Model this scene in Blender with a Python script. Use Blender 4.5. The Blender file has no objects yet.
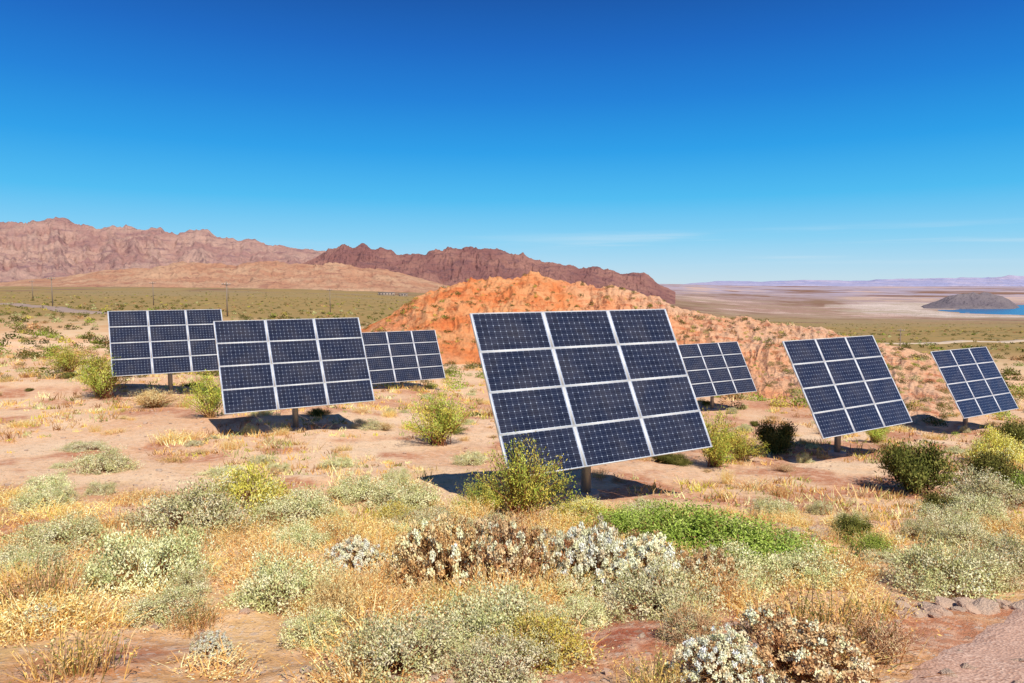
import bpy, numpy as np, math, bmesh
from mathutils import Vector
sc=bpy.context.scene
sc.view_settings.view_transform='Standard'
try: sc.view_settings.look='None'
except: pass
sc.view_settings.exposure=0
col=sc.collection
def lin(r,g,b,k=1.0):
    f=lambda c:(c/12.92 if c<=.04045 else ((c+.055)/1.055)**2.4)
    return np.array([f(r/255)*k,f(g/255)*k,f(b/255)*k])
# ------------------------------------------------------------ noise
def vnoise(x,y,seed=0):
    xi=np.floor(x).astype(np.int64); yi=np.floor(y).astype(np.int64)
    fx=x-xi; fy=y-yi; fx=fx*fx*fx*(fx*(fx*6-15)+10); fy=fy*fy*fy*(fy*(fy*6-15)+10)
    def h(a,b):
        n=(a*374761393+b*668265263+seed*974634777)&0x7fffffff
        n=((n^(n>>13))*1274126177)&0x7fffffff
        n=(n^(n>>16))&0xffff
        return n/65535.0
    return (h(xi,yi)*(1-fx)+h(xi+1,yi)*fx)*(1-fy)+(h(xi,yi+1)*(1-fx)+h(xi+1,yi+1)*fx)*fy
def fbm(x,y,o=4,seed=0,g=.5):
    s=0;a=1;t=0
    for i in range(o):
        s=s+a*(vnoise(x,y,seed+i*17)*2-1); t+=a; a*=g; x=x*2.03+11.3; y=y*2.03+7.7
    return s/t
def ridged(x,y,o=4,seed=0,g=.55):
    s=0;a=1;t=0
    for i in range(o):
        s=s+a*(1-np.abs(vnoise(x,y,seed+i*17)*2-1))**1.5; t+=a; a*=g; x=x*2.1+5.3; y=y*2.1+3.7
    return s/t
# ------------------------------------------------------------ mesh helper
def mk_mesh(name,V,F,mat=None,C=None,smooth=False,UV=None):
    V=np.asarray(V,np.float32); F=np.asarray(F,np.int32); k=F.shape[1]
    me=bpy.data.meshes.new(name)
    me.vertices.add(len(V)); me.vertices.foreach_set('co',V.ravel())
    me.loops.add(F.size); me.loops.foreach_set('vertex_index',F.ravel())
    me.polygons.add(len(F)); me.polygons.foreach_set('loop_start',np.arange(0,F.size,k,dtype=np.int32))
    try: me.polygons.foreach_set('loop_total',np.full(len(F),k,np.int32))
    except: pass
    if smooth: me.polygons.foreach_set('use_smooth',np.ones(len(F),bool))
    if C is not None:
        a=me.color_attributes.new('Col','FLOAT_COLOR','POINT')
        c=np.ones((len(V),4),np.float32); c[:,:3]=C; a.data.foreach_set('color',c.ravel())
    if UV is not None:
        u=me.uv_layers.new(name='UVMap'); u.data.foreach_set('uv',np.asarray(UV,np.float32)[F.ravel()].ravel())
    if mat: me.materials.append(mat)
    me.update(calc_edges=True); me.validate()
    return me
def add(name,me,parent=None,loc=(0,0,0),rot=(0,0,0),scale=(1,1,1)):
    o=bpy.data.objects.new(name,me); col.objects.link(o)
    o.location=loc;o.rotation_euler=rot;o.scale=scale
    if parent: o.parent=parent
    return o
class NT:
    def __init__(s,name):
        s.m=bpy.data.materials.new(name); s.m.use_nodes=True; s.t=s.m.node_tree; s.t.nodes.clear()
        s.out=s.n('ShaderNodeOutputMaterial')
    def n(s,ty,**kw):
        nd=s.t.nodes.new(ty)
        for k,v in kw.items(): setattr(nd,k,v)
        return nd
    def l(s,a,b): s.t.links.new(a,b)
    def val(s,sock,v):
        if isinstance(v,bpy.types.NodeSocket): s.l(v,sock)
        else: sock.default_value=v
    def math(s,op,a,b=0.0,c=None):
        nd=s.n('ShaderNodeMath',operation=op); s.val(nd.inputs[0],a); s.val(nd.inputs[1],b)
        if c is not None: s.val(nd.inputs[2],c)
        return nd.outputs[0]
    def mix(s,f,a,b,mode='MIX'):
        nd=s.n('ShaderNodeMix',data_type='RGBA',blend_type=mode)
        s.val(nd.inputs[0],f)
        for i,v in ((6,a),(7,b)):
            if isinstance(v,bpy.types.NodeSocket): s.l(v,nd.inputs[i])
            else: nd.inputs[i].default_value=(*v[:3],1)
        return nd.outputs[2]
    def noise(s,vec,scale,detail=4,rough=.55):
        nd=s.n('ShaderNodeTexNoise'); nd.inputs['Scale'].default_value=scale; nd.inputs['Detail'].default_value=detail; nd.inputs['Roughness'].default_value=rough
        if vec is not None: s.l(vec,nd.inputs['Vector'])
        return nd.outputs['Fac']
    def vor(s,vec,scale,feature='F1'):
        nd=s.n('ShaderNodeTexVoronoi',feature=feature); nd.inputs['Scale'].default_value=scale; s.l(vec,nd.inputs['Vector'])
        return nd
    def ramp(s,f,a,b,lo=0.,hi=1.):
        nd=s.n('ShaderNodeMapRange'); nd.interpolation_type='SMOOTHSTEP'
        s.val(nd.inputs[0],f); nd.inputs[1].default_value=a; nd.inputs[2].default_value=b; nd.inputs[3].default_value=lo; nd.inputs[4].default_value=hi
        return nd.outputs[0]
    def bsdf(s,color,rough=.9,normal=None,spec=.2,metal=0):
        b=s.n('ShaderNodeBsdfPrincipled')
        if isinstance(color,bpy.types.NodeSocket): s.l(color,b.inputs['Base Color'])
        else: b.inputs['Base Color'].default_value=(*color[:3],1)
        s.val(b.inputs['Roughness'],rough); b.inputs['Specular IOR Level'].default_value=spec; b.inputs['Metallic'].default_value=metal
        if normal is not None: s.l(normal,b.inputs['Normal'])
        s.l(b.outputs[0],s.out.inputs[0]); return b
    def diffuse(s,color,normal=None):
        b=s.n('ShaderNodeBsdfDiffuse')
        if isinstance(color,bpy.types.NodeSocket): s.l(color,b.inputs['Color'])
        else: b.inputs['Color'].default_value=(*color[:3],1)
        if normal is not None: s.l(normal,b.inputs['Normal'])
        s.l(b.outputs[0],s.out.inputs[0]); return b
    def bump(s,h,strength,dist,prev=None):
        b=s.n('ShaderNodeBump'); s.l(h,b.inputs['Height']); b.inputs['Strength'].default_value=strength; b.inputs['Distance'].default_value=dist
        if prev is not None: s.l(prev,b.inputs['Normal'])
        return b.outputs[0]
# ------------------------------------------------------------ terrain height
TH=np.array([-36,-20,0,20,36.])
RH=np.array([0,4,6,9,13.7,18,23,32,42,60,90,150,300,600,1200,2400,3500,6000,12000,45000.])
ZT=np.array([
[-1.7,-2.4,-2.9,-3.45,-4.0,-4.3,-4.6,-4.75,-4.95,-5.2,-5.4,-6,-7,-9,-10,-5,0,60,200,200],
[-1.7,-2.4,-2.95,-3.5,-4.15,-4.6,-4.93,-5.15,-5.7,-6.2,-6.6,-7,-8.5,-10,-11,-6,0,60,200,200],
[-1.7,-2.4,-2.95,-3.55,-4.22,-4.75,-5.3,-6.2,-6.9,-7.6,-8.3,-9.5,-13,-18,-25,-30,-20,0,100,100],
[-1.7,-2.4,-2.98,-3.65,-4.45,-5.1,-5.75,-6.6,-7.4,-8.6,-10.2,-13.5,-20,-34,-60,-105,-112,-110,-90,-60],
[-1.7,-2.4,-3.0,-3.7,-4.5,-5.2,-5.8,-6.7,-7.5,-8.8,-10.4,-14,-21,-35,-62,-121,-134,-112,-95,-60]])
gl=np.linspace(math.log(3),math.log(45003),700); gt=np.linspace(-60,60,241)
tmp=np.array([np.interp(gl,np.log(RH+3),row) for row in ZT])
G=np.array([np.interp(gt,TH,tmp[:,j]) for j in range(700)]).T
def sm(a,axis,s):
    k=np.exp(-.5*(np.arange(-3*s,3*s+1)/s)**2);k/=k.sum()
    pad=[(0,0),(0,0)];pad[axis]=(3*s,3*s)
    a=np.pad(a,pad,mode='reflect',reflect_type='odd')
    return np.apply_along_axis(lambda v:np.convolve(v,k,'valid'),axis,a)
G=sm(sm(G,1,6),0,8)
def ground0(x,y):
    x=np.asarray(x,float);y=np.asarray(y,float)
    th=np.degrees(np.arctan2(x,y)); r=np.hypot(x,y)
    rho=r*np.cos(np.radians(np.minimum(np.abs(th),42)))
    a=np.clip((np.clip(th,-59.9,59.9)+60)/.5,0,239.999); b=np.clip((np.log(rho+3)-gl[0])/(gl[1]-gl[0]),0,698.999)
    i=a.astype(int);j=b.astype(int);fa=a-i;fb=b-j
    return (G[i,j]*(1-fa)+G[i+1,j]*fa)*(1-fb)+(G[i,j+1]*(1-fa)+G[i+1,j+1]*fa)*fb
def ground(x,y):
    z=ground0(x,y); r=np.hypot(x,y)
    w=lambda a,b:np.clip((r-a)/(b-a),0,1)
    z=z+.10*fbm(x/1.7,y/1.7,4,3)*np.clip(r/4,0,1)+.045*fbm(x/.45,y/.45,3,9)*(1-w(20,60))
    z=z+.24*fbm(x/7,y/7,4,31)*w(8,25)+1.0*fbm(x/40,y/40,4,5)*w(60,200)+5*fbm(x/300,y/300,4,6)*w(500,1500)
    return z
def grid_faces(n,m):
    a=np.arange(n*m).reshape(n,m)
    return np.stack([a[:-1,:-1].ravel(),a[1:,:-1].ravel(),a[1:,1:].ravel(),a[:-1,1:].ravel()],1)
def mixc(a,b,f):
    f=np.clip(f,0,1)[:,None]; return a*(1-f)+b*f
def mat_ground():
    N=NT('desert_ground'); geo=N.n('ShaderNodeNewGeometry'); P=geo.outputs['Position']
    at=N.n('ShaderNodeAttribute',attribute_name='Col').outputs['Color']
    n1=N.noise(P,.55,5,.66); n2=N.noise(P,5,4,.7); n3=N.noise(P,45,2,.7)
    ln=N.n('ShaderNodeVectorMath',operation='LENGTH'); N.l(P,ln.inputs[0]); r=ln.outputs['Value']
    near=N.ramp(r,25,90,1,0)
    c=N.mix(N.ramp(n1,.38,.66),at,N.mix(.42,at,(.99,.72,.50),'MULTIPLY'))
    c=N.mix(N.math('MULTIPLY',near,N.ramp(n2,.42,.66,0,.5)),c,(.86,.62,.42))
    c=N.mix(N.math('MULTIPLY',near,N.ramp(n2,.48,.30,0,.4)),c,(.42,.24,.14))
    c=N.mix(N.math('MULTIPLY',near,N.ramp(n3,.52,.74,0,.45)),c,(.30,.18,.11))
    vp=N.vor(P,28); st=N.math('MULTIPLY',N.math('LESS_THAN',vp.outputs['Distance'],.33),near)
    sx=N.n('ShaderNodeSeparateColor'); N.l(vp.outputs['Color'],sx.inputs[0])
    st=N.math('MULTIPLY',st,N.math('GREATER_THAN',sx.outputs[0],.58))
    pc=N.mix(sx.outputs[1],(.32,.18,.12),(.74,.60,.46))
    c=N.mix(N.math('MULTIPLY',st,.8),c,pc)
    vq=N.vor(P,9); sq=N.n('ShaderNodeSeparateColor'); N.l(vq.outputs['Color'],sq.inputs[0])
    st2=N.math('MULTIPLY',N.math('LESS_THAN',vq.outputs['Distance'],N.math('MULTIPLY',sq.outputs[0],.34)),near)
    c=N.mix(N.math('MULTIPLY',st2,.6),c,N.mix(sq.outputs[1],(.32,.19,.12),(.70,.56,.44)))
    far=N.ramp(r,110,300,0,1)
    vd=N.vor(P,.2); sd=N.n('ShaderNodeSeparateColor'); N.l(vd.outputs['Color'],sd.inputs[0])
    dot=N.math('LESS_THAN',vd.outputs['Distance'],N.math('MULTIPLY',sd.outputs[0],.5))
    dot=N.math('MULTIPLY',N.math('MULTIPLY',dot,far),N.ramp(r,3000,9000,.7,0))
    c=N.mix(dot,c,(.16,.15,.07))
    v2=N.vor(P,.035); s2=N.n('ShaderNodeSeparateColor'); N.l(v2.outputs['Color'],s2.inputs[0])
    d2=N.math('LESS_THAN',v2.outputs['Distance'],N.math('MULTIPLY',s2.outputs[0],.35))
    c=N.mix(N.math('MULTIPLY',d2,N.math('MULTIPLY',N.ramp(r,400,900),N.ramp(r,2500,6000,.5,0))),c,(.20,.17,.09))
    big=N.noise(P,.004,5,.65); c=N.mix(N.math('MULTIPLY',N.ramp(big,.42,.6),N.math('MULTIPLY',N.ramp(r,150,900,0,.6),N.ramp(r,3000,8000,1,.3))),c,(.32,.24,.14))
    h=N.math('ADD',N.math('MULTIPLY',n2,.6),N.math('MULTIPLY',n3,.25))
    h=N.math('ADD',h,N.math('MULTIPLY',st,.25)); h=N.math('ADD',h,N.math('MULTIPLY',st2,.4))
    N.diffuse(c,N.bump(h,.7,.09)); return N.m
MG=mat_ground()
thd=np.concatenate([np.linspace(-180,-50,40)[:-1],np.linspace(-50,-40,20)[:-1],np.linspace(-40,40,560)[:-1],np.linspace(40,50,20)[:-1],np.linspace(50,180,40)])
rr=np.exp(np.linspace(math.log(.8),math.log(44000),470))
T,R=np.meshgrid(np.radians(thd),rr,indexing='ij'); X=R*np.sin(T);Y=R*np.cos(T)
x=X.ravel();y=Y.ravel(); z=ground(x,y); r=np.hypot(x,y); td=np.degrees(np.arctan2(x,y))
sand=lin(232,184,144,.95); gold=lin(234,194,132,.92); red=lin(212,144,108,.82); olive=lin(188,160,108,.68); pale=lin(242,208,170,.97); pink=lin(196,160,146,.70); haze_lav=lin(190,178,196,.78); brn2=lin(164,126,110,.66)
C=np.tile(sand,(len(x),1))
C=mixc(C,pale,.5+1.3*fbm(x/5,y/9,4,41))
C=mixc(C,gold,(1-(r-8)/8)*.9+.8*fbm(x/2,y/2,3,51)*(r<18))
C=mixc(C,red,np.where(r<40,(fbm(x/1.6,y/1.6,4,61)-.20)*4.5,0))
C=mixc(C,red,np.where(r<60,(fbm(x/9,y/6,4,67)-.12)*3,0)*.7)
C=mixc(C,lin(200,112,84,.75),np.clip(1.3-np.hypot((x-.75),(y-5.3)*.8)/.6,0,1)+np.clip(1.2-np.hypot((x+2.9),(y-4.7)*.8)/.6,0,1))
C=mixc(C,olive,(r-75)/90)
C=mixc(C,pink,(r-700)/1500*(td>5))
C=mixc(C,haze_lav,(r-3300)/5000)  # lavender distance haze blended into the far ground colour
bands=fbm(td*.22,np.log(r)*9,5,71,.6)
C=mixc(C,brn2,np.where(r>900,(bands-.05)*4,0)*.8)
C=mixc(C,lin(226,196,184,.76),np.where((r>1500)&(td>3),(-bands-.12)*4,0)*.8)
C=mixc(C,lin(232,214,204,.8),np.where((r>1900)&(r<5200)&(td>24),1.5-np.abs(z+121)/4,0))
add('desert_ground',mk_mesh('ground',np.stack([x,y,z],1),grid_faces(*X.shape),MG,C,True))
# ------------------------------------------------------------ gravel track and far road
def mat_track():
    N=NT('gravel_track'); P=N.n('ShaderNodeNewGeometry').outputs['Position']
    v=N.vor(P,46); s=N.n('ShaderNodeSeparateColor'); N.l(v.outputs['Color'],s.inputs[0])
    c=N.mix(s.outputs[0],(.46,.25,.17),(.80,.54,.40)); c=N.mix(N.ramp(N.noise(P,2,4),.4,.65,.1,.65),c,(.62,.37,.26))
    N.diffuse(c,N.bump(N.math('ADD',v.outputs['Distance'],N.noise(P,9,4)),.45,.018)); return N.m
def ribbon(name,pts,width,mat,dz,n=200,m=24,wobble=.1):
    pts=np.array(pts,float); L_=np.r_[0,np.cumsum(np.linalg.norm(np.diff(pts,axis=0),axis=1))]; s_=np.linspace(0,L_[-1],n)
    c=np.stack([np.interp(s_,L_,pts[:,0]),np.interp(s_,L_,pts[:,1])],1); k=np.ones(15)/15
    c=np.stack([np.convolve(np.pad(c[:,i],7,mode='reflect',reflect_type='odd'),k,'valid') for i in (0,1)],1)
    t=np.gradient(c,axis=0); t/=np.linalg.norm(t,axis=1)[:,None]; nn=np.stack([-t[:,1],t[:,0]],1)
    w_=np.linspace(-.5,.5,m); S,Wg=np.meshgrid(s_,w_,indexing='ij'); Wd=Wg*width*(1+wobble*fbm(S/width*2,np.sign(Wg)*3.3,4,77))
    px=c[:,0:1]+nn[:,0:1]*Wd; py=c[:,1:2]+nn[:,1:2]*Wd
    z=ground(px,py)+dz-dz*5*(np.abs(Wg)>.49)
    return add(name,mk_mesh(name,np.stack([px.ravel(),py.ravel(),z.ravel()],1),grid_faces(n,m),mat,None,True))
ribbon('gravel_track',[(.6,.4),(3.5,3.2),(6.5,6.0),(10.4,9.3),(16,13)],3.2,mat_track(),.012,wobble=.16)
Nn=NT('road_surface'); Nn.diffuse((.36,.26,.21))
ribbon('distant_road',[(-420,420),(-240,290),(-130,190),(-95,150),(-60,135)],6,Nn.m,.35,n=300,m=6,wobble=.02)
N2=NT('dirt_road_surface'); N2.diffuse((.50,.39,.29))
ribbon('distant_dirt_road',[(75,170),(130,200),(210,250),(330,330),(520,430)],4,N2.m,.35,n=300,m=6,wobble=.02)
# ------------------------------------------------------------ hills / mountains
def mat_rock(name,c1,c2,c3,sc1,bumpd,bumps=.8,sc2=8,patch=None,haze=0,hz=(.42,.36,.42),dk=.55):
    N=NT(name); P=N.n('ShaderNodeNewGeometry').outputs['Position']
    n1=N.noise(P,sc1,7,.62); n2=N.noise(P,sc1*sc2,5,.7)
    mp=N.n('ShaderNodeMapping'); mp.inputs['Scale'].default_value=(1,1,5); N.l(P,mp.inputs[0]); n3=N.noise(mp.outputs[0],sc1*2.2,5,.65)
    c=N.mix(N.ramp(n1,.38,.62),c1,c2); c=N.mix(N.ramp(n3,.5,.68,0,.75),c,c3)
    if patch: # paler weathered slopes toward one end of the hill
        sx=N.n('ShaderNodeSeparateXYZ'); N.l(P,sx.inputs[0])
        f=N.math('ADD',N.ramp(sx.outputs[0],6,28,0,.95),N.ramp(N.noise(P,.06,5),.45,.65,-.15,.35)); f=N.math('MINIMUM',N.math('MAXIMUM',f,0),1)
        c=N.mix(f,c,N.mix(N.ramp(n3,.48,.7,0,.7),patch,c3))
    c=N.mix(N.ramp(n2,.47,.72,0,dk),c,tuple(v*.45 for v in c1))
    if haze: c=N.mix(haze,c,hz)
    h=N.math('ADD',n1,N.math('MULTIPLY',n2,.45))
    N.diffuse(c,N.bump(h,bumps,bumpd)); return N.m
def heightfield(name,us,es,yc,wf,wb,mat,nu,ny,k=14,A=.9,rough=.06,sink=.01,seed=0,pw=1.2,ycf=None,spurt=2.2,fine=.35):
    u=np.linspace(us[0],us[-1],nu); t=np.concatenate([np.linspace(-1,0,int(ny*.7))[:-1],np.linspace(0,1,ny-int(ny*.7)+1)])
    U,Tt=np.meshgrid(u,t,indexing='ij')
    c=yc if ycf is None else ycf(U)
    Yy=c+np.where(Tt<0,Tt*wf,Tt*wb); Xx=U*Yy
    base=ground0(Xx,Yy)
    crest=np.interp(U,us,es)*c
    H=np.maximum(crest-ground0(U*c,c+0*U),0)
    p=np.clip(1-np.abs(Tt),0,1)**pw
    uu=U*yc/(wf)
    warp=.25*fbm(uu*3,Tt*3,3,seed+5)
    sp=ridged(uu*k/4+warp,Tt*spurt+warp,5,seed); sp2=ridged(uu*k+warp*3,Tt*spurt*3+warp*3,4,seed+13)
    z=base+H*(p-A*(1-sp*(1-fine)-sp2*fine)*p*(1.25-p)+rough*2*fbm(uu*k*.7,Tt*k*.6,5,seed+9)*p**.5+rough*.6*(ridged(uu*k*1.3,Tt*3,4,seed+3)-.5)*p)
    edge=np.minimum(np.minimum((U-us[0]),(us[-1]-U))/(us[-1]-us[0])*12,1)
    z=z-sink*yc*(1-np.clip(p*8,0,1))-sink*yc*.5*(1-np.clip(edge,0,1))
    return add(name,mk_mesh(name,np.stack([Xx.ravel(),Yy.ravel(),z.ravel()],1),grid_faces(nu,len(t)),mat,None,True))
L=lambda r,g,b,k=.7:tuple(lin(r,g,b,k))
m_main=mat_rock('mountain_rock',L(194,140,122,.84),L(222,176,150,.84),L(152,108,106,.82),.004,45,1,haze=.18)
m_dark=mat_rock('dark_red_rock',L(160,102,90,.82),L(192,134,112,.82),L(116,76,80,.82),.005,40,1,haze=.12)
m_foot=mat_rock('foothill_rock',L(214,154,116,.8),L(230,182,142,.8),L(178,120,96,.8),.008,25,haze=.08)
m_far=mat_rock('hazy_mesa_rock',L(170,170,204,.85),L(196,186,208,.85),L(156,158,196,.85),.0006,200,.4)  # bluish air haze is put straight into these rock colours
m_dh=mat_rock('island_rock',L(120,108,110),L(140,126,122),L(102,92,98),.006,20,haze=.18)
m_red=mat_rock('red_hill_rock',L(236,142,86,.95),L(242,174,120,.95),L(212,112,68,.95),.22,1.1,.9,8,patch=L(240,192,154,.95),dk=.35)
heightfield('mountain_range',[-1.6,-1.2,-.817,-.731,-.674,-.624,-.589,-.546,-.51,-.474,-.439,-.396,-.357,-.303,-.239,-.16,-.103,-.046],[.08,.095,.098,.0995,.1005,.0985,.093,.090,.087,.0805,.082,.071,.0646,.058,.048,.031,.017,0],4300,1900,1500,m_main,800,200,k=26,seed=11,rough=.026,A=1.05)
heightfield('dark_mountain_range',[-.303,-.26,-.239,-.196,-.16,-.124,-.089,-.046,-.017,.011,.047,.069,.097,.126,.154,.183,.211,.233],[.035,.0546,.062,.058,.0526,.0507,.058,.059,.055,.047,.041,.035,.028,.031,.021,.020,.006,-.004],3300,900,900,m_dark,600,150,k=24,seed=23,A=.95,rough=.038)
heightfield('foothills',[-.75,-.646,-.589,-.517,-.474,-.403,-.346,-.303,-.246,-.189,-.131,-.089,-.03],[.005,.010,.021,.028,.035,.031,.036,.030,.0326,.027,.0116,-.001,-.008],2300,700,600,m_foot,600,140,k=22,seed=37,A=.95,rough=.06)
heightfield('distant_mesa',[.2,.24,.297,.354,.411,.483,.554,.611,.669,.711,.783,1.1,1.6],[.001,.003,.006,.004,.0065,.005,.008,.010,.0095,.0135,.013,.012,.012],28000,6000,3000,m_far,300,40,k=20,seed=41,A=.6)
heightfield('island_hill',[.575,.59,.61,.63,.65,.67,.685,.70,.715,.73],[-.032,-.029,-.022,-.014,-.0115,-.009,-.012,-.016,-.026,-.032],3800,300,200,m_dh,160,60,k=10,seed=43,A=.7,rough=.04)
RU=[-.26,-.22,-.17,-.122,-.074,-.031,.011,.069,.126,.183,.24,.297,.383,.454,.526,.6,.68]
RE=[-.09,-.0656,-.036,-.0046,.0116,.023,.026,.021,.008,-.005,-.0226,-.036,-.047,-.060,-.077,-.098,-.128]
ycr=lambda U:np.interp(U,[-.3,.1,.3,.66],[98,98,84,62])
hill=heightfield('red_hill',RU,RE,95,36,30,m_red,760,280,k=18,seed=53,A=.85,rough=.045,sink=.012,ycf=ycr,spurt=2.0,pw=.95,fine=.45)
def mat_water():
    N=NT('lake_water'); P=N.n('ShaderNodeNewGeometry').outputs['Position']
    N.bsdf((.02,.13,.28),.25,N.bump(N.noise(P,.05,4),.3,1),.5); return N.m
th=np.radians(np.linspace(14,70,40)); ra=np.linspace(2300,7500,12); A_,B_=np.meshgrid(th,ra,indexing='ij')
add('lake',mk_mesh('lake',np.stack([(B_*np.sin(A_)).ravel(),(B_*np.cos(A_)).ravel(),np.full(A_.size,-126.2)],1),grid_faces(40,12),mat_water()))
# ------------------------------------------------------------ vegetation
def mat_leaf(name):
    N=NT(name); at=N.n('ShaderNodeAttribute',attribute_name='Col').outputs['Color']
    oi=N.n('ShaderNodeObjectInfo').outputs['Random']
    hs=N.n('ShaderNodeHueSaturation'); N.l(at,hs.inputs['Color']); N.l(N.math('ADD',N.math('MULTIPLY',oi,.26),.87),hs.inputs['Value'])
    N.l(N.math('ADD',N.math('MULTIPLY',oi,.03),.48),hs.inputs['Hue'])
    N.diffuse(hs.outputs[0]); return N.m
ML=mat_leaf('shrub_foliage')
def unit(v): return v/np.maximum(np.linalg.norm(v,axis=-1,keepdims=True),1e-9)
def rdir(n,g): return unit(g.normal(size=(n,3)))
def leaves(P,D,L_,W_,C,g,Nh=None,nr=.5):
    """diamond leaf quads; Nh = direction the leaf face looks to"""
    n=len(P)
    S=unit(np.cross(D,rdir(n,g) if Nh is None else unit(unit(Nh)+nr*rdir(n,g))))
    L_=np.broadcast_to(L_,(n,))[:,None]; W_=np.broadcast_to(W_,(n,))[:,None]
    V=np.stack([P,P+D*L_*.5+S*W_*.5,P+D*L_,P+D*L_*.5-S*W_*.5],1).reshape(-1,3)
    F=np.arange(n*4).reshape(n,4); return V,F,np.repeat(C,4,0)
def blades(P0,P1,P2,w,C,g):
    n=len(P0); S=unit(np.cross(P2-P0,rdir(n,g)))*np.broadcast_to(w,(n,))[:,None]
    V=np.stack([P0-S,P0+S,P1+S*.8,P1-S*.8,P2+S*.25,P2-S*.25],1).reshape(-1,3)
    b=np.arange(n)[:,None]*6
    F=np.concatenate([b+[0,1,2,3],b+[3,2,4,5]]); return V,F,np.repeat(C,6,0)
def join(parts):
    V=[];F=[];C=[];o=0
    for v,f,c in parts: V.append(v);F.append(f+o);C.append(c);o+=len(v)
    return np.concatenate(V),np.concatenate(F),np.concatenate(C)
def pick(cols,n,g,j=.18):
    cols=np.array(cols); c=cols[g.integers(0,len(cols),n)]
    return np.clip(c*(1+j*g.normal(size=(n,1))),.004,.92)
def dome_pts(K,g,Hh=.62,lo=.7,lump=.22):
    d=rdir(K,g); d[:,2]=np.abs(d[:,2])*1.0; d=unit(d+[0,0,.12])
    q=lo+(1-lo)*g.random(K)**.6
    bumps=1+lump*np.sin(d[:,0]*4+g.random()*6)*np.cos(d[:,1]*5+g.random()*6)+.08*g.normal(size=K)
    return d*(q*bumps)[:,None]*[1,1,Hh],d
def shrub_dome(seed,K=120,n=55,leaf=.055,lw=.5,cl=.10,H=.62,cols=(),stemc=(),stalks=0,stalkc=(),lo=.62,brown=None,lump=.22,nr=.5,head=False):
    g=np.random.default_rng(seed); c,d=dome_pts(K,g,H,lo,lump)
    parts=[]
    base=g.normal(size=(K,3))*[.08,.08,.0]; mid=(base+c)*.5+g.normal(size=(K,3))*.05
    parts.append(blades(base,mid,c,.008,pick(stemc,K,g),g))
    cc=np.repeat(c,n,0); dd=np.repeat(d,n,0); rs=np.repeat(.6+.8*g.random(K),n)[:,None]
    off=g.normal(size=(K*n,3))*cl*rs*[1,1,.7]
    if head: off=unit(off)*cl*rs*1.15*g.random((K*n,1))**.33*[1,1,.75]
    P=cc+off; P[:,2]=np.maximum(P[:,2],.0)
    D=unit(dd*.5+.9*rdir(K*n,g)+[0,0,.2])
    clump=np.repeat(pick(cols,K,g,.10),n,0); C=np.clip(clump*(1+.12*g.normal(size=(K*n,1))),.005,.92)
    if brown is not None:
        m=np.repeat(g.random(K)<brown[0],n); C[m]=pick(brown[1],m.sum(),g)
    parts.append(leaves(P,D,leaf*(.6+.8*g.random(K*n)),leaf*lw*(.6+.8*g.random(K*n)),C,g,dd*.7+[.1,-.15,.6]+off*4,nr))
    if stalks:
        i=g.integers(0,K,stalks); a=c[i]+g.normal(size=(stalks,3))*.05; e=a+unit(d[i]+[0,0,.6]+.3*rdir(stalks,g))*(.08+.12*g.random((stalks,1)))
        parts.append(blades(a,(a+e)/2,e,.004,pick(stalkc,stalks,g),g))
        k=3; ee=np.repeat(e,k,0); parts.append(leaves(ee,rdir(len(ee),g),.03,.022,pick(stalkc,len(ee),g),g))
    return join(parts)
def shrub_wiry(seed,K=70,n=110,leaf=.035,H=1.0,spread=.9,cols=(),stemc=(),lw=.45,fuzz=.07,up=.8):
    g=np.random.default_rng(seed); a=g.random(K)*6.283; s=spread*(g.random(K)**.6)*(.8+.3*np.sin(a*2+seed))
    top=np.stack([np.cos(a)*s,np.sin(a)*s,H*(.5+.5*g.random(K))*(1-.4*(s/spread)**2)],1)
    b=g.normal(size=(K,3))*[.08,.08,0]; m=(b+top)*.5*[.9,.9,1.08]+g.normal(size=(K,3))*.04
    parts=[blades(b,m,top,.009,pick(stemc,K,g),g)]
    t=g.random((K,n))**.6*.85+.2
    t=t[...,None]; P=((1-t)**2*b[:,None]+2*t*(1-t)*m[:,None]+t**2*top[:,None]).reshape(-1,3)
    N_=K*n; P=P+g.normal(size=(N_,3))*fuzz
    P[:,2]=np.maximum(P[:,2],0.02)
    D=unit(rdir(N_,g)+[0,0,up]); C=np.clip(np.repeat(pick(cols,K,g,.15),n,0)*(1+.2*g.normal(size=(N_,1))),.004,.9)
    parts.append(leaves(P,D,leaf*(.6+.9*g.random(N_)),leaf*lw,C,g,unit(P)+[0,-.2,.5]+.3*rdir(N_,g))); return join(parts)
def grass(seed,K=260,H=.5,spread=.42,cols=(),w=.005,lean=.45):
    g=np.random.default_rng(seed); b=g.normal(size=(K,3))*[spread*.45,spread*.45,0]; h=H*(.3+.7*g.random((K,1)))
    d=unit(b*[1,1,0]+1e-6)*lean*h*g.random((K,1))+g.normal(size=(K,3))*[.18,.18,0]*h
    top=b+d+[0,0,1]*h; mid=b+d*.35+[0,0,.55]*h
    p=[blades(b,mid,top,w,pick(cols,K,g,.15),g)]
    k=K*3; i=g.integers(0,K,k); p.append(leaves(mid[i]+(top-mid)[i]*g.random((k,1))+g.normal(size=(k,3))*.02,unit(rdir(k,g)+[0,0,.7]),.045,.014,pick(cols,k,g,.15),g,[0,-.4,.8]+.6*rdir(k,g)))
    return join(p)
K_=1.14
pg=[L(196,194,138,K_),L(212,208,160,K_),L(180,182,122,K_),L(220,212,170,K_)]
tan=[L(226,192,136,.97),L(208,164,108,.92),L(238,210,156,.97)]
brn=[L(160,110,72,.78),L(184,136,90,.78)]
wh=[L(252,234,194,1.12),L(246,222,176,1.12),L(254,244,214,1.12)]
grn=[L(172,188,78,1.0),L(190,200,98,1.0),L(148,168,66,1.0)]
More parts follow.
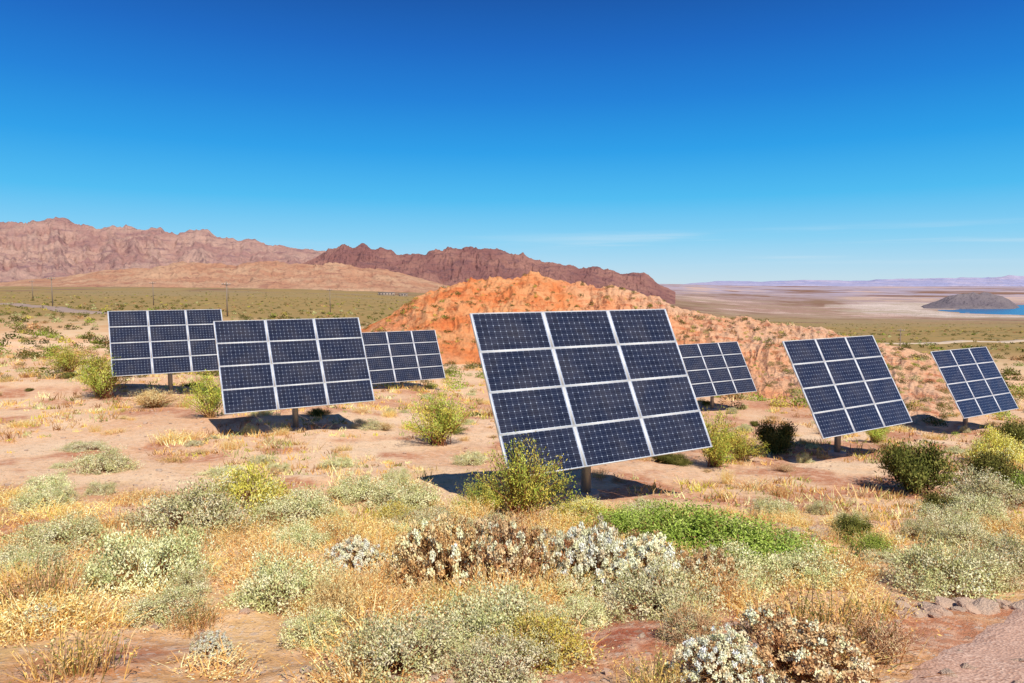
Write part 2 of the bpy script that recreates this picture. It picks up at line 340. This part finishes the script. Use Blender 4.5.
brt=[L(156,180,78,1.0),L(182,196,104,1.0),L(134,160,62,1.0)]
olv=[L(124,124,58,.8),L(146,142,74,.8),L(100,104,50,.8)]
yel=[L(214,202,92,1.0),L(200,190,82,1.0),L(228,214,118,1.0)]
gld=[L(242,208,136,1.1),L(234,190,108,1.05),L(246,224,164,1.1),L(220,172,98,1.0)]
sp={}
def hash_(s): return sum(ord(ch)*(i+3) for i,ch in enumerate(s))
def reg(k,fn,count,**kw):
    sp[k]=[]
    for i in range(count):
        v,f,c=fn(seed=hash_(k)+i*13,**kw); sp[k].append(mk_mesh(k,v,f,ML,c))
reg('brittlebush',shrub_dome,5,K=200,n=56,leaf=.046,cols=pg,stemc=brn,stalks=190,stalkc=tan,cl=.08,lump=.3)
reg('yellow_brittlebush',shrub_dome,2,K=150,n=55,leaf=.05,cols=yel+[pg[0]],stemc=brn,stalks=240,stalkc=gld,cl=.09)
reg('white_buckwheat',shrub_dome,3,K=360,n=48,leaf=.036,lw=.9,cols=wh+[wh[0]],stemc=brn,stalks=20,stalkc=brn,cl=.052,brown=(.10,brn+tan),lo=.88,lump=.12,nr=.3,head=True,H=.6)
reg('tan_buckwheat',shrub_dome,2,K=340,n=40,leaf=.036,lw=.9,cols=wh[:2]+tan,stemc=brn,stalks=200,stalkc=tan,cl=.052,brown=(.18,brn+tan),lo=.82,lump=.16,nr=.35,head=True,H=.6)
reg('creosote_bush',shrub_wiry,3,cols=yel[:2]+grn,stemc=brn,K=90,n=80,leaf=.038,fuzz=.045)
reg('green_bush',shrub_wiry,3,cols=brt,stemc=brn,K=150,n=90,leaf=.05,lw=.35,H=.75,up=.3,fuzz=.09)
reg('olive_bush',shrub_wiry,2,cols=olv,stemc=brn,K=110,n=110,leaf=.06,H=.8,lw=.4)
reg('dry_grass',grass,4,cols=gld)
reg('brown_bush',shrub_wiry,2,cols=[tan[1],tan[2],tan[0]],stemc=brn,K=120,n=50,leaf=.05,lw=.2,H=.7)
reg('brown_grass',grass,2,cols=[tan[1],olv[1],tan[0],gld[1]])
g0=np.random.default_rng(5)
NH={'brittlebush':.72,'yellow_brittlebush':.74,'white_buckwheat':.66,'tan_buckwheat':.68,'creosote_bush':1.0,'green_bush':.8,'olive_bush':.85,'dry_grass':.5,'brown_bush':.75,'brown_grass':.5}
NW={'creosote_bush':1.6,'green_bush':1.5,'olive_bush':1.55,'brown_bush':1.6,'dry_grass':1.0,'brown_grass':1.0}
def place(k,x,y,w,h,name=None,parent=None):
    me=sp[k][g0.integers(0,len(sp[k]))]; s=w/NW.get(k,2.0)
    return add(name or k,me,parent,(x,y,float(ground(x,y))-.02),(g0.normal()*.04,g0.normal()*.04,g0.random()*6.28),(s,s,h/NH[k]))
PL=[('brittlebush',-4.8,10.3,1.6,.7),('yellow_brittlebush',-4.7,12,1.7,.8),('brittlebush',-3.5,11,1.4,.5),('brittlebush',-8.8,13,.9,.4),('brittlebush',-8.0,11.6,.9,.35),
('brittlebush',-2.9,13,1.3,.45),('brittlebush',-1.9,12.4,1.4,.5),('white_buckwheat',-1.85,8,.75,.42),('tan_buckwheat',-.75,7.4,1.1,.75),('tan_buckwheat',-.05,7.2,1.1,.78),('white_buckwheat',.85,7.4,.95,.72),('white_buckwheat',1.4,7.1,1.0,.62),('tan_buckwheat',1.95,7.0,.8,.5),
('brittlebush',1.3,6.1,1.0,.45),('green_bush',2.3,9.5,1.5,.7),('green_bush',2.9,9.0,1.5,.65),('green_bush',3.5,8.6,1.1,.45),('green_bush',1.7,10.6,1.2,.45),('yellow_brittlebush',1.2,11.6,1.1,.4),
('creosote_bush',.15,11.7,1.6,1.4),('creosote_bush',-.5,11.6,1.0,.7),('brittlebush',2.4,7.5,1.1,.45),('brittlebush',3.3,7.7,1.0,.35),('brittlebush',4.6,7.3,1.2,.5),('brittlebush',6.2,8.4,.9,.45),
('green_bush',5.0,9.4,.7,.35),('olive_bush',5.5,11,.65,.4),('olive_bush',9.7,16.5,1.9,1.25),('brittlebush',10.4,15,1.6,.7),('brittlebush',7.5,11.6,1.1,.4),('yellow_brittlebush',14.8,21,1.6,1.0),('green_bush',11.6,15.2,1.2,.8),
('creosote_bush',-2.35,22,2.5,1.8),('creosote_bush',-18.0,30.5,2.6,2.1),('creosote_bush',-10.9,25,1.6,1.7),('brown_bush',-14.5,28,2.4,.8),('creosote_bush',5.9,20,2.0,1.7),('creosote_bush',6.9,21,1.4,1.1),('olive_bush',9.2,24,1.8,1.1),
('brittlebush',-3.7,6.8,1.15,.6),('brittlebush',-2.2,6.4,1.0,.45),('brown_bush',-1.5,5.8,.75,.5),('brittlebush',-.16,5.2,.9,.45),('brittlebush',-.75,4.5,.9,.35),('yellow_brittlebush',.2,4.7,.8,.3),('brittlebush',-.1,4.3,.7,.25),
('brown_grass',-4.3,6.2,.9,.4),('white_buckwheat',-2.2,4.9,.3,.18),('white_buckwheat',-3.9,5.6,.35,.2),('tan_buckwheat',1.8,4.3,1.0,.36),('white_buckwheat',1.3,4.15,.6,.3),('brown_bush',1.35,5,.6,.3),('brown_grass',2.4,5,1.1,.4),('brown_bush',2.6,4.8,.7,.35),('brown_grass',-2.8,4.3,.7,.3),
('brittlebush',2.4,12,.9,.35),('brittlebush',4.9,12.8,.9,.35),('brittlebush',-9.2,15.5,1.3,.5),('brittlebush',5.3,7.6,.8,.4),('brittlebush',6.9,10.2,1.1,.4),('green_bush',6.0,7.0,.9,.4),('brittlebush',-6.0,9.0,1.1,.4),('brittlebush',-1.3,10.6,1.0,.35),('yellow_brittlebush',-2.0,11.4,.9,.3),('brittlebush',3.5,10.6,.8,.3),
('brittlebush',-5.4,7.6,.8,.35),('brittlebush',-2.9,9.3,.8,.3),('brittlebush',-.3,9.8,.9,.3),('brittlebush',.4,9.0,.7,.3),('brittlebush',8.6,12.6,1.1,.5),('brittlebush',9.0,11.2,1.0,.4),('tan_buckwheat',4.1,9.9,.7,.3),
('olive_bush',8.3,13.3,.8,.4),('olive_bush',12.2,17.5,1.5,.9),('creosote_bush',-25.5,40,2.4,1.6),('olive_bush',17.5,24,1.8,1.1),('creosote_bush',14.2,27,1.5,1.0)]
for p in PL: place(*p)
e=bpy.data.objects.new('dry_grass_meadow',None); col.objects.link(e)
for i in range(230):
    y_=4+9*g0.random()**.8; x_=(g0.random()*2-1)*.8*y_
    if x_>.55*y_ and y_<7.5: continue
    if np.hypot(x_-.75,y_-5.3)<.5 or np.hypot(x_+2.9,y_-4.7)<.45: continue
    w=.5+.6*g0.random(); place('dry_grass' if g0.random()<.88 else 'brown_grass',x_,y_,w*.9,.09+.17*g0.random(),'grass_tuft',e)
for (a,b) in [(-1.0,8.2),(.35,8.2),(.45,7.6),(-1.3,7.6),(.7,10.5),(-2.2,9.5),(.2,9.2),(-.9,11),(1.6,8.3),(-3.2,8.2),(-1.4,6.6),(2.0,6.5),(.1,6.3),(3.9,8.4)]:
    for j in range(3): place('dry_grass',a+g0.normal()*.25,b+g0.normal()*.25,.8,.22+.2*g0.random(),'grass_tuft',e)
e=bpy.data.objects.new('low_desert_shrubs',None); col.objects.link(e)
for i in range(50): # low pale bushes between the big ones
    y_=4.3+9*g0.random(); x_=(g0.random()*2-1)*.78*y_
    if x_>.5*y_ and y_<7.5: continue
    place('brittlebush',x_,y_,.35+.5*g0.random(),.15+.2*g0.random(),'low_shrub',e)
for i in range(210):
    y_=12+30*g0.random()**.8; x_=(g0.random()*2-1)*.8*y_
    k=str(g0.choice(['dry_grass','brittlebush','brown_bush','brown_grass','olive_bush'],p=[.34,.26,.14,.14,.12])); place(k,x_,y_,.4+.8*g0.random()**1.5,.12+.28*g0.random()**1.5,'low_shrub',e)
# small dry tufts all over the sand: one mesh
g=np.random.default_rng(31); n=6000
ty=9+50*g.random(n)**1.3; tx=(g.random(n)*2-1)*.82*ty; keep=fbm(tx/4,ty/4,3,88)>-.08+.35*g.random(n)-.2; tx,ty=tx[keep],ty[keep]; n=len(tx)
P0=np.stack([tx,ty,ground(tx,ty)-.01],1); s_=(.05+.12*g.random(n)**2)*(1+ty/50); k=16; I=np.repeat(np.arange(n),k); M=len(I)
b=P0[I]+g.normal(size=(M,3))*[1,1,0]*s_[I][:,None]*.7; tp=b+(g.normal(size=(M,3))*[.45,.45,.0]+[0,0,1])*(s_[I]*(.4+.8*g.random(M)))[:,None]
cT=pick(gld+tan+[olv[1],yel[1],pg[2],brn[1]],n,g,.1)[I]*(1+.12*g.normal(size=(M,1)))
v,f,c=blades(b,(b+tp)/2+g.normal(size=(M,3))*.01,tp,.004+.0004*b[:,1],np.clip(cT,.01,.92),g)
add('dry_grass_tufts',mk_mesh('dry_grass_tufts',v,f,ML,c))
# scrub scattered over the plain: one mesh
g=np.random.default_rng(99); n=7500
q=g.random(n); rS=np.exp(math.log(42)+q**.75*(math.log(1000)-math.log(42))); tS=np.radians((g.random(n)*2-1)*46)
xs=rS*np.sin(tS); ys=rS*np.cos(tS); u_=xs/ys
cr=ycr(u_); onhill=(u_>-.24)&(u_<.66)&(ys>cr-34)&(ys<cr+30)
xs,ys=xs[~onhill],ys[~onhill]; zs=ground(xs,ys)
bpy.context.view_layer.update()
hx=[];hy=[];hz=[]
for i in range(900):
    uu=-.21+.86*g.random(); yy=float(ycr(uu))-34+38*g.random()**.8; ok,lo,no,ix=hill.ray_cast(Vector((uu*yy,yy,60)),Vector((0,0,-1)))
    if ok: hx.append(uu*yy);hy.append(yy);hz.append(max(lo.z,float(ground(uu*yy,yy))))
nh=len(hx); xs=np.concatenate([xs,hx]);ys=np.concatenate([ys,hy]);zs=np.concatenate([zs,hz])
n=len(xs); sz=.3+.6*g.random(n)**1.8
if nh: sz[-nh:]*=.55
rS=np.hypot(xs,ys)
kk=np.where(rS<70,260,np.where(rS<160,100,30)); idx=np.repeat(np.arange(n),kk); M=len(idx)
d=rdir(M,g); d[:,2]=np.abs(d[:,2]); P=np.stack([xs,ys,zs],1)[idx]+d*(sz[idx]*(.45+.6*g.random(M)))[:,None]*[1,1,.85]
lsz=sz[idx]*np.where(rS[idx]<70,.15,np.where(rS[idx]<160,.25,.46))
cS=pick(olv+olv+[yel[1],grn[2],tan[1],pg[2]],n,g,.15)[idx]*(.92+.15*g.normal(size=(M,1)))
v,f,c=leaves(P,unit(d*.3+rdir(M,g)),lsz,lsz*.7,np.clip(cS,.01,.9),g,d+[0,0,.4])
add('desert_scrub',mk_mesh('desert_scrub',v,f,ML,c))
# ------------------------------------------------------------ rocks
def mat_stone():
    N=NT('stone'); P=N.n('ShaderNodeTexCoord').outputs['Object']; oi=N.n('ShaderNodeObjectInfo').outputs['Random']
    c=N.mix(N.noise(P,2,4),(.40,.28,.20),(.70,.54,.41)); c=N.mix(oi,c,N.mix(.5,c,(.70,.42,.28)))
    N.diffuse(c,N.bump(N.noise(P,5,5),.6,.1)); return N.m
MS=mat_stone(); stones=[]
for i in range(4):
    bm=bmesh.new(); bmesh.ops.create_icosphere(bm,subdivisions=3,radius=1)
    gg=np.random.default_rng(200+i); pl=[(Vector(unit(gg.normal(size=3))),.55+.3*gg.random()) for _ in range(9)]
    for v_ in bm.verts:
        for nn,dd in pl:
            q_=v_.co.dot(nn)
            if q_>dd: v_.co-=nn*(q_-dd)*.92
        v_.co*=1+.03*gg.normal()
        v_.co.z*=.65
    m_=bpy.data.meshes.new('rock'); bm.to_mesh(m_); bm.free(); m_.materials.append(MS); stones.append(m_)
def rock(x,y,s,parent=None,name='rock'):
    return add(name,stones[g0.integers(0,4)],parent,(x,y,float(ground(x,y))+.1*s),(g0.normal()*.2,g0.normal()*.2,g0.random()*6),(s*(.8+.5*g0.random()),s,s*(.7+.4*g0.random())))
e=bpy.data.objects.new('rock_border',None); col.objects.link(e)
for i in range(34):
    t=i/33; rock(3.4+1.6*t+g0.normal()*.07,6.2+.5*t+g0.normal()*.12,.04+.10*g0.random()**1.5,e,'rock_piece')
e=bpy.data.objects.new('rock_pile',None); col.objects.link(e)
for i in range(26): rock(4.7+g0.normal()*.45,11.2+g0.normal()*.3,.06+.1*g0.random(),e,'rock_piece')
e=bpy.data.objects.new('scattered_stones',None); col.objects.link(e)
for i in range(800):
    y_=3.8+28*g0.random()**1.4; x_=(g0.random()*2-1)*.8*y_; rock(x_,y_,.012+.045*g0.random()**3+.0011*y_,e,'stone')
# ------------------------------------------------------------ solar arrays
def mat_cell():
    N=NT('solar_cell_glass'); uv=N.n('ShaderNodeUVMap').outputs[0]; s=N.n('ShaderNodeSeparateXYZ'); N.l(uv,s.inputs[0]); U,V_=s.outputs[0],s.outputs[1]
    fu=N.math('ABSOLUTE',N.math('SUBTRACT',N.math('FRACT',U),.5)); fv=N.math('ABSOLUTE',N.math('SUBTRACT',N.math('FRACT',V_),.5))
    line=N.math('MULTIPLY',N.math('GREATER_THAN',N.math('MAXIMUM',fu,fv),.486),.4)
    dia=N.math('GREATER_THAN',N.math('ADD',fu,fv),.89)
    au=N.math('GREATER_THAN',N.math('ABSOLUTE',N.math('SUBTRACT',U,6)),6.0); av=N.math('GREATER_THAN',N.math('ABSOLUTE',N.math('SUBTRACT',V_,3)),3.0)
    w=N.math('MAXIMUM',N.math('MAXIMUM',line,dia),N.math('MAXIMUM',au,av))
    bus=N.math('LESS_THAN',N.math('ABSOLUTE',N.math('SUBTRACT',N.math('ABSOLUTE',N.math('SUBTRACT',N.math('FRACT',V_),.5)),.22)),.012)
    wn=N.n('ShaderNodeTexWhiteNoise'); wn.noise_dimensions='3D'; fl=N.n('ShaderNodeVectorMath',operation='FLOOR'); N.l(uv,fl.inputs[0]); N.l(fl.outputs[0],wn.inputs[0])
    cell=N.mix(wn.outputs[0],(.007,.011,.028),(.013,.019,.044)); cell=N.mix(N.math('MULTIPLY',bus,.25),cell,(.3,.33,.42))
    c=N.mix(w,cell,(.36,.41,.52))
    P=N.n('ShaderNodeTexCoord').outputs['Object']; dust=N.ramp(N.noise(P,1.5,5),.35,.8,.01,.07); c=N.mix(dust,c,(.5,.42,.34))
    N.bsdf(c,.03,None,.45); return N.m
def mat_metal(name,c,rough=.4,metal=.6):
    N=NT(name); P=N.n('ShaderNodeTexCoord').outputs['Object']; N.bsdf(N.mix(N.noise(P,6,4),tuple(v*.85 for v in c),c),rough,None,.5,metal); return N.m
MC=mat_cell(); MF=mat_metal('aluminium_frame',(.80,.79,.77),.5,.1); MP=mat_metal('galvanised_steel',(.30,.29,.27),.5,.7); MB=mat_metal('white_backsheet',(.7,.7,.7),.6,0); MK=mat_metal('concrete',(.42,.36,.30),.9,0)
W_=4.8;H_=3.16; mw=W_/3; mh=H_/4
def box(c,s):
    c=np.array(c);s=np.array(s)/2
    v=np.array([[i,j,k] for k in(-1,1) for j in(-1,1) for i in(-1,1)])*s+c
    f=np.array([[0,2,3,1],[4,5,7,6],[0,1,5,4],[2,6,7,3],[0,4,6,2],[1,3,7,5]]); return v,f
def boxes(name,L_,mat):
    V=[];F=[];o=0
    for c,s in L_: v,f=box(c,s); V.append(v);F.append(f+o);o+=8
    return mk_mesh(name,np.concatenate(V),np.concatenate(F),mat)
gV=[];gF=[];gU=[];fr=[];bk=[]; o=0; gap=.010; fw=.023
for i in range(3):
    for j in range(4):
        x0=-W_/2+i*mw+gap/2; x1=x0+mw-gap; y0=-H_/2+j*mh+gap/2*.6; y1=y0+mh-gap*.6; q_=fw*.7
        gV+= [[x0+fw,y0+q_,.018],[x1-fw,y0+q_,.018],[x1-fw,y1-q_,.018],[x0+fw,y1-q_,.018]]; gF.append([o,o+1,o+2,o+3]); o+=4
        gU+=[[-.17,-.04],[12.17,-.04],[12.17,6.04],[-.17,6.04]]
        xm=(x0+x1)/2;ym=(y0+y1)/2; fh=q_
        fr+=[((xm,y0+fh/2,0),(x1-x0,fh,.046)),((xm,y1-fh/2,0),(x1-x0,fh,.046)),((x0+fw/2,ym,0),(fw,y1-y0-2*fh,.046)),((x1-fw/2,ym,0),(fw,y1-y0-2*fh,.046))]
        bk.append(((xm,ym,.008),(x1-x0-2*fw-.002,y1-y0-2*fh-.002,.012)))
m_gl=mk_mesh('glass',gV,gF,MC,UV=gU); m_fr=boxes('frames',fr,MF); m_bk=boxes('backsheets',bk,MB)
rails=[((x_,0,-.055),(.05,H_-.1,.06)) for x_ in (-2.0,-1.2,-.4,.4,1.2,2.0)]+[((0,0,-.155),(W_*.86,.14,.14)),((-.5,0,-.26),(.08,1.3,.08)),((.5,0,-.26),(.08,1.3,.08))]
m_ra=boxes('support_rails',rails,MP)
def cyl(name,r,h,mat,r2=None,n=28):
    bm=bmesh.new(); bmesh.ops.create_cone(bm,cap_ends=True,segments=n,radius1=r,radius2=r2 or r,depth=h)
    for f_ in bm.faces: f_.smooth=len(f_.verts)==4
    m_=bpy.data.meshes.new(name); bm.to_mesh(m_); bm.free(); m_.materials.append(mat); return m_
m_po=cyl('pole',.10,2.7,MP); m_hd=cyl('slew_head',.16,.3,MP); m_ba=cyl('footing',.27,.5,MK)
m_arm=boxes('actuator_arm',[((0,-.42,-.62),(.06,.06,.95))],MP)
for cx,cy,cz,a,t in [(-15.75,32.09,-2.62,32.2,62.4),(-7.09,22.90,-2.57,31.3,61.1),(1.66,13.60,-1.945,29.8,62.0),(-6.41,41.20,-4.24,32.1,63.9),(11.59,39.28,-4.76,30.1,60.6),(10.78,22.18,-3.155,31.8,61.8),(21.05,31.55,-4.38,30.8,61.1)]:
    e=bpy.data.objects.new('solar_array',None); col.objects.link(e); e.location=(cx,cy,cz); e.rotation_euler=(0,0,math.radians(a))
    tl=(math.radians(t),0,0)
    for nme,m_ in (('glass',m_gl),('frames',m_fr),('backsheets',m_bk),('support_rails',m_ra)): add(nme,m_,e,(0,0,0),tl)
    add('slew_head',m_hd,e,(0,.33,-.15)); add('pole',m_po,e,(0,.33,-1.55)); add('actuator_arm',m_arm,e,(0,.6,-.2),(math.radians(-35),0,0))
    gz=float(ground(cx,cy))-cz; add('footing',m_ba,e,(0,.33,gz-.17))
# ------------------------------------------------------------ utility poles, buildings
MW=mat_metal('weathered_timber',(.30,.22,.16),.9,0)
def utility_pole(x,y,h):
    zg=float(ground(x,y)); e=bpy.data.objects.new('utility_pole',None); col.objects.link(e); e.location=(x,y,zg)
    k=h/9; add('post',cyl('post',.17*k,h+.5,MW,.12*k,12),e,(0,0,h/2-.25)); add('crossarm',boxes('crossarm',[((0,0,0),(2.2*k,.14*k,.14*k))],MW),e,(0,-.2*k,h*.92))
    add('insulators',boxes('insulators',[((dx*k,0,0),(.1*k,.1*k,.22*k)) for dx in(-1,-.4,.4,1)],MB),e,(0,-.2*k,h*.92+.18*k))
for p in [(-61,150,7.5),(-134,262,9),(-118,180,8),(-170,420,9),(-61,235,8),(64,115,4.8),(-205,300,9)]: utility_pole(*p)
MBW=mat_metal('stucco_wall',(.50,.38,.30),.9,0); MRF=mat_metal('metal_roof',(.45,.38,.33),.6,.1); MWN=mat_metal('window_glass',(.05,.06,.08),.2,0)
def building(x,y,w,d,h,rot=0.2):
    zg=float(ground(x,y)); e=bpy.data.objects.new('stucco_building',None); col.objects.link(e); e.location=(x,y,zg); e.rotation_euler=(0,0,rot)
    add('walls',boxes('walls',[((0,0,h/2-.5),(w,d,h+1))],MBW),e); add('roof',boxes('roof',[((0,0,h+.25),(w+1.2,d+1.2,.45))],MRF),e)
    add('windows',boxes('windows',[((-w/2+2+i*4,-d/2-.05,h*.55),(1.8,.12,1.4)) for i in range(int(w/4))],MWN),e); add('door',boxes('door',[((w/2-1.2,-d/2-.05,1.1),(1.1,.12,2.2))],MW),e)
building(-172,960,22,12,4); building(-152,980,10,8,3.5,.5)
# ------------------------------------------------------------ light, world, camera
SE,SA=math.radians(53),math.radians(29)
sd=Vector((math.sin(SA)*math.cos(SE),-math.cos(SA)*math.cos(SE),math.sin(SE)))
sl=bpy.data.lights.new('sun','SUN'); sl.energy=5.0; sl.angle=math.radians(.53); sl.color=(1,.95,.86)
so=bpy.data.objects.new('sun',sl); col.objects.link(so); so.rotation_euler=sd.to_track_quat('Z','Y').to_euler()
w=bpy.data.worlds.new('World'); sc.world=w; w.use_nodes=True; nt=w.node_tree; nt.nodes.clear()
def wn(t,**k):
    n_=nt.nodes.new(t)
    for a,b in k.items(): setattr(n_,a,b)
    return n_
sky=wn('ShaderNodeTexSky'); sky.sky_type='NISHITA'; sky.sun_disc=False; sky.sun_elevation=SE; sky.sun_rotation=math.radians(151); sky.air_density=1.0; sky.dust_density=.2; sky.ozone_density=3; sky.altitude=400
tc=wn('ShaderNodeTexCoord'); sep=wn('ShaderNodeSeparateXYZ'); nt.links.new(tc.outputs['Generated'],sep.inputs[0])
rp=wn('ShaderNodeValToRGB'); el=rp.color_ramp.elements
stops=[(0,(192,216,230)),(.03,(164,210,236)),(.062,(128,202,238)),(.117,(66,182,236)),(.18,(20,154,228)),(.247,(2,124,212)),(.31,(0,100,192)),(.38,(0,76,160)),(1,(24,60,112))]
el[0].position=0; el[1].position=1
for p_,c_ in stops[1:-1]: el.new(p_)
for e_,(p_,c_) in zip(sorted(el,key=lambda q:q.position),stops): e_.color=(*lin(*c_),1)
nt.links.new(sep.outputs[2],rp.inputs[0])
vm=wn('ShaderNodeVectorMath',operation='SCALE'); vm.inputs['Scale'].default_value=10.8; nt.links.new(rp.outputs[0],vm.inputs[0])
mx=wn('ShaderNodeMix',data_type='RGBA'); mx.inputs[0].default_value=.9; nt.links.new(sky.outputs[0],mx.inputs[6]); nt.links.new(vm.outputs[0],mx.inputs[7])
# thin high cloud streaks low over the horizon
mp=wn('ShaderNodeMapping'); mp.inputs['Scale'].default_value=(2.6,1.2,62); mp.inputs['Location'].default_value=(3.3,0,0); nt.links.new(tc.outputs['Generated'],mp.inputs[0])
nz=wn('ShaderNodeTexNoise'); nz.inputs['Scale'].default_value=1.0; nz.inputs['Detail'].default_value=5; nt.links.new(mp.outputs[0],nz.inputs[0])
def mr(s_,a,b,lo,hi):
    q_=wn('ShaderNodeMapRange'); q_.interpolation_type='SMOOTHSTEP'; nt.links.new(s_,q_.inputs[0])
    for i_,v_ in enumerate((a,b,lo,hi)): q_.inputs[i_+1].default_value=v_
    return q_.outputs[0]
def mm(a,b):
    q_=wn('ShaderNodeMath',operation='MULTIPLY'); nt.links.new(a,q_.inputs[0]); nt.links.new(b,q_.inputs[1]); return q_.outputs[0]
cl=mm(mm(mr(nz.outputs['Fac'],.52,.72,0,.5),mr(sep.outputs[2],.02,.045,0,1)),mr(sep.outputs[2],.06,.08,1,0))
cl=mm(cl,mr(sep.outputs[0],-.1,.3,.15,1))
m2=wn('ShaderNodeMix',data_type='RGBA'); nt.links.new(cl,m2.inputs[0]); nt.links.new(mx.outputs[2],m2.inputs[6]); m2.inputs[7].default_value=(8,8.6,9,1)
bg=wn('ShaderNodeBackground'); bg.inputs[1].default_value=.1; wo=wn('ShaderNodeOutputWorld')
nt.links.new(m2.outputs[2],bg.inputs[0]); nt.links.new(bg.outputs[0],wo.inputs[0])
cam=bpy.data.cameras.new('camera'); cam.sensor_width=36; cam.lens=700/1024*36; cam.clip_end=120000; cam.clip_start=.1
co=bpy.data.objects.new('camera',cam); col.objects.link(co); co.rotation_euler=(math.pi/2-math.atan2(57.5,700),0,0); sc.camera=co
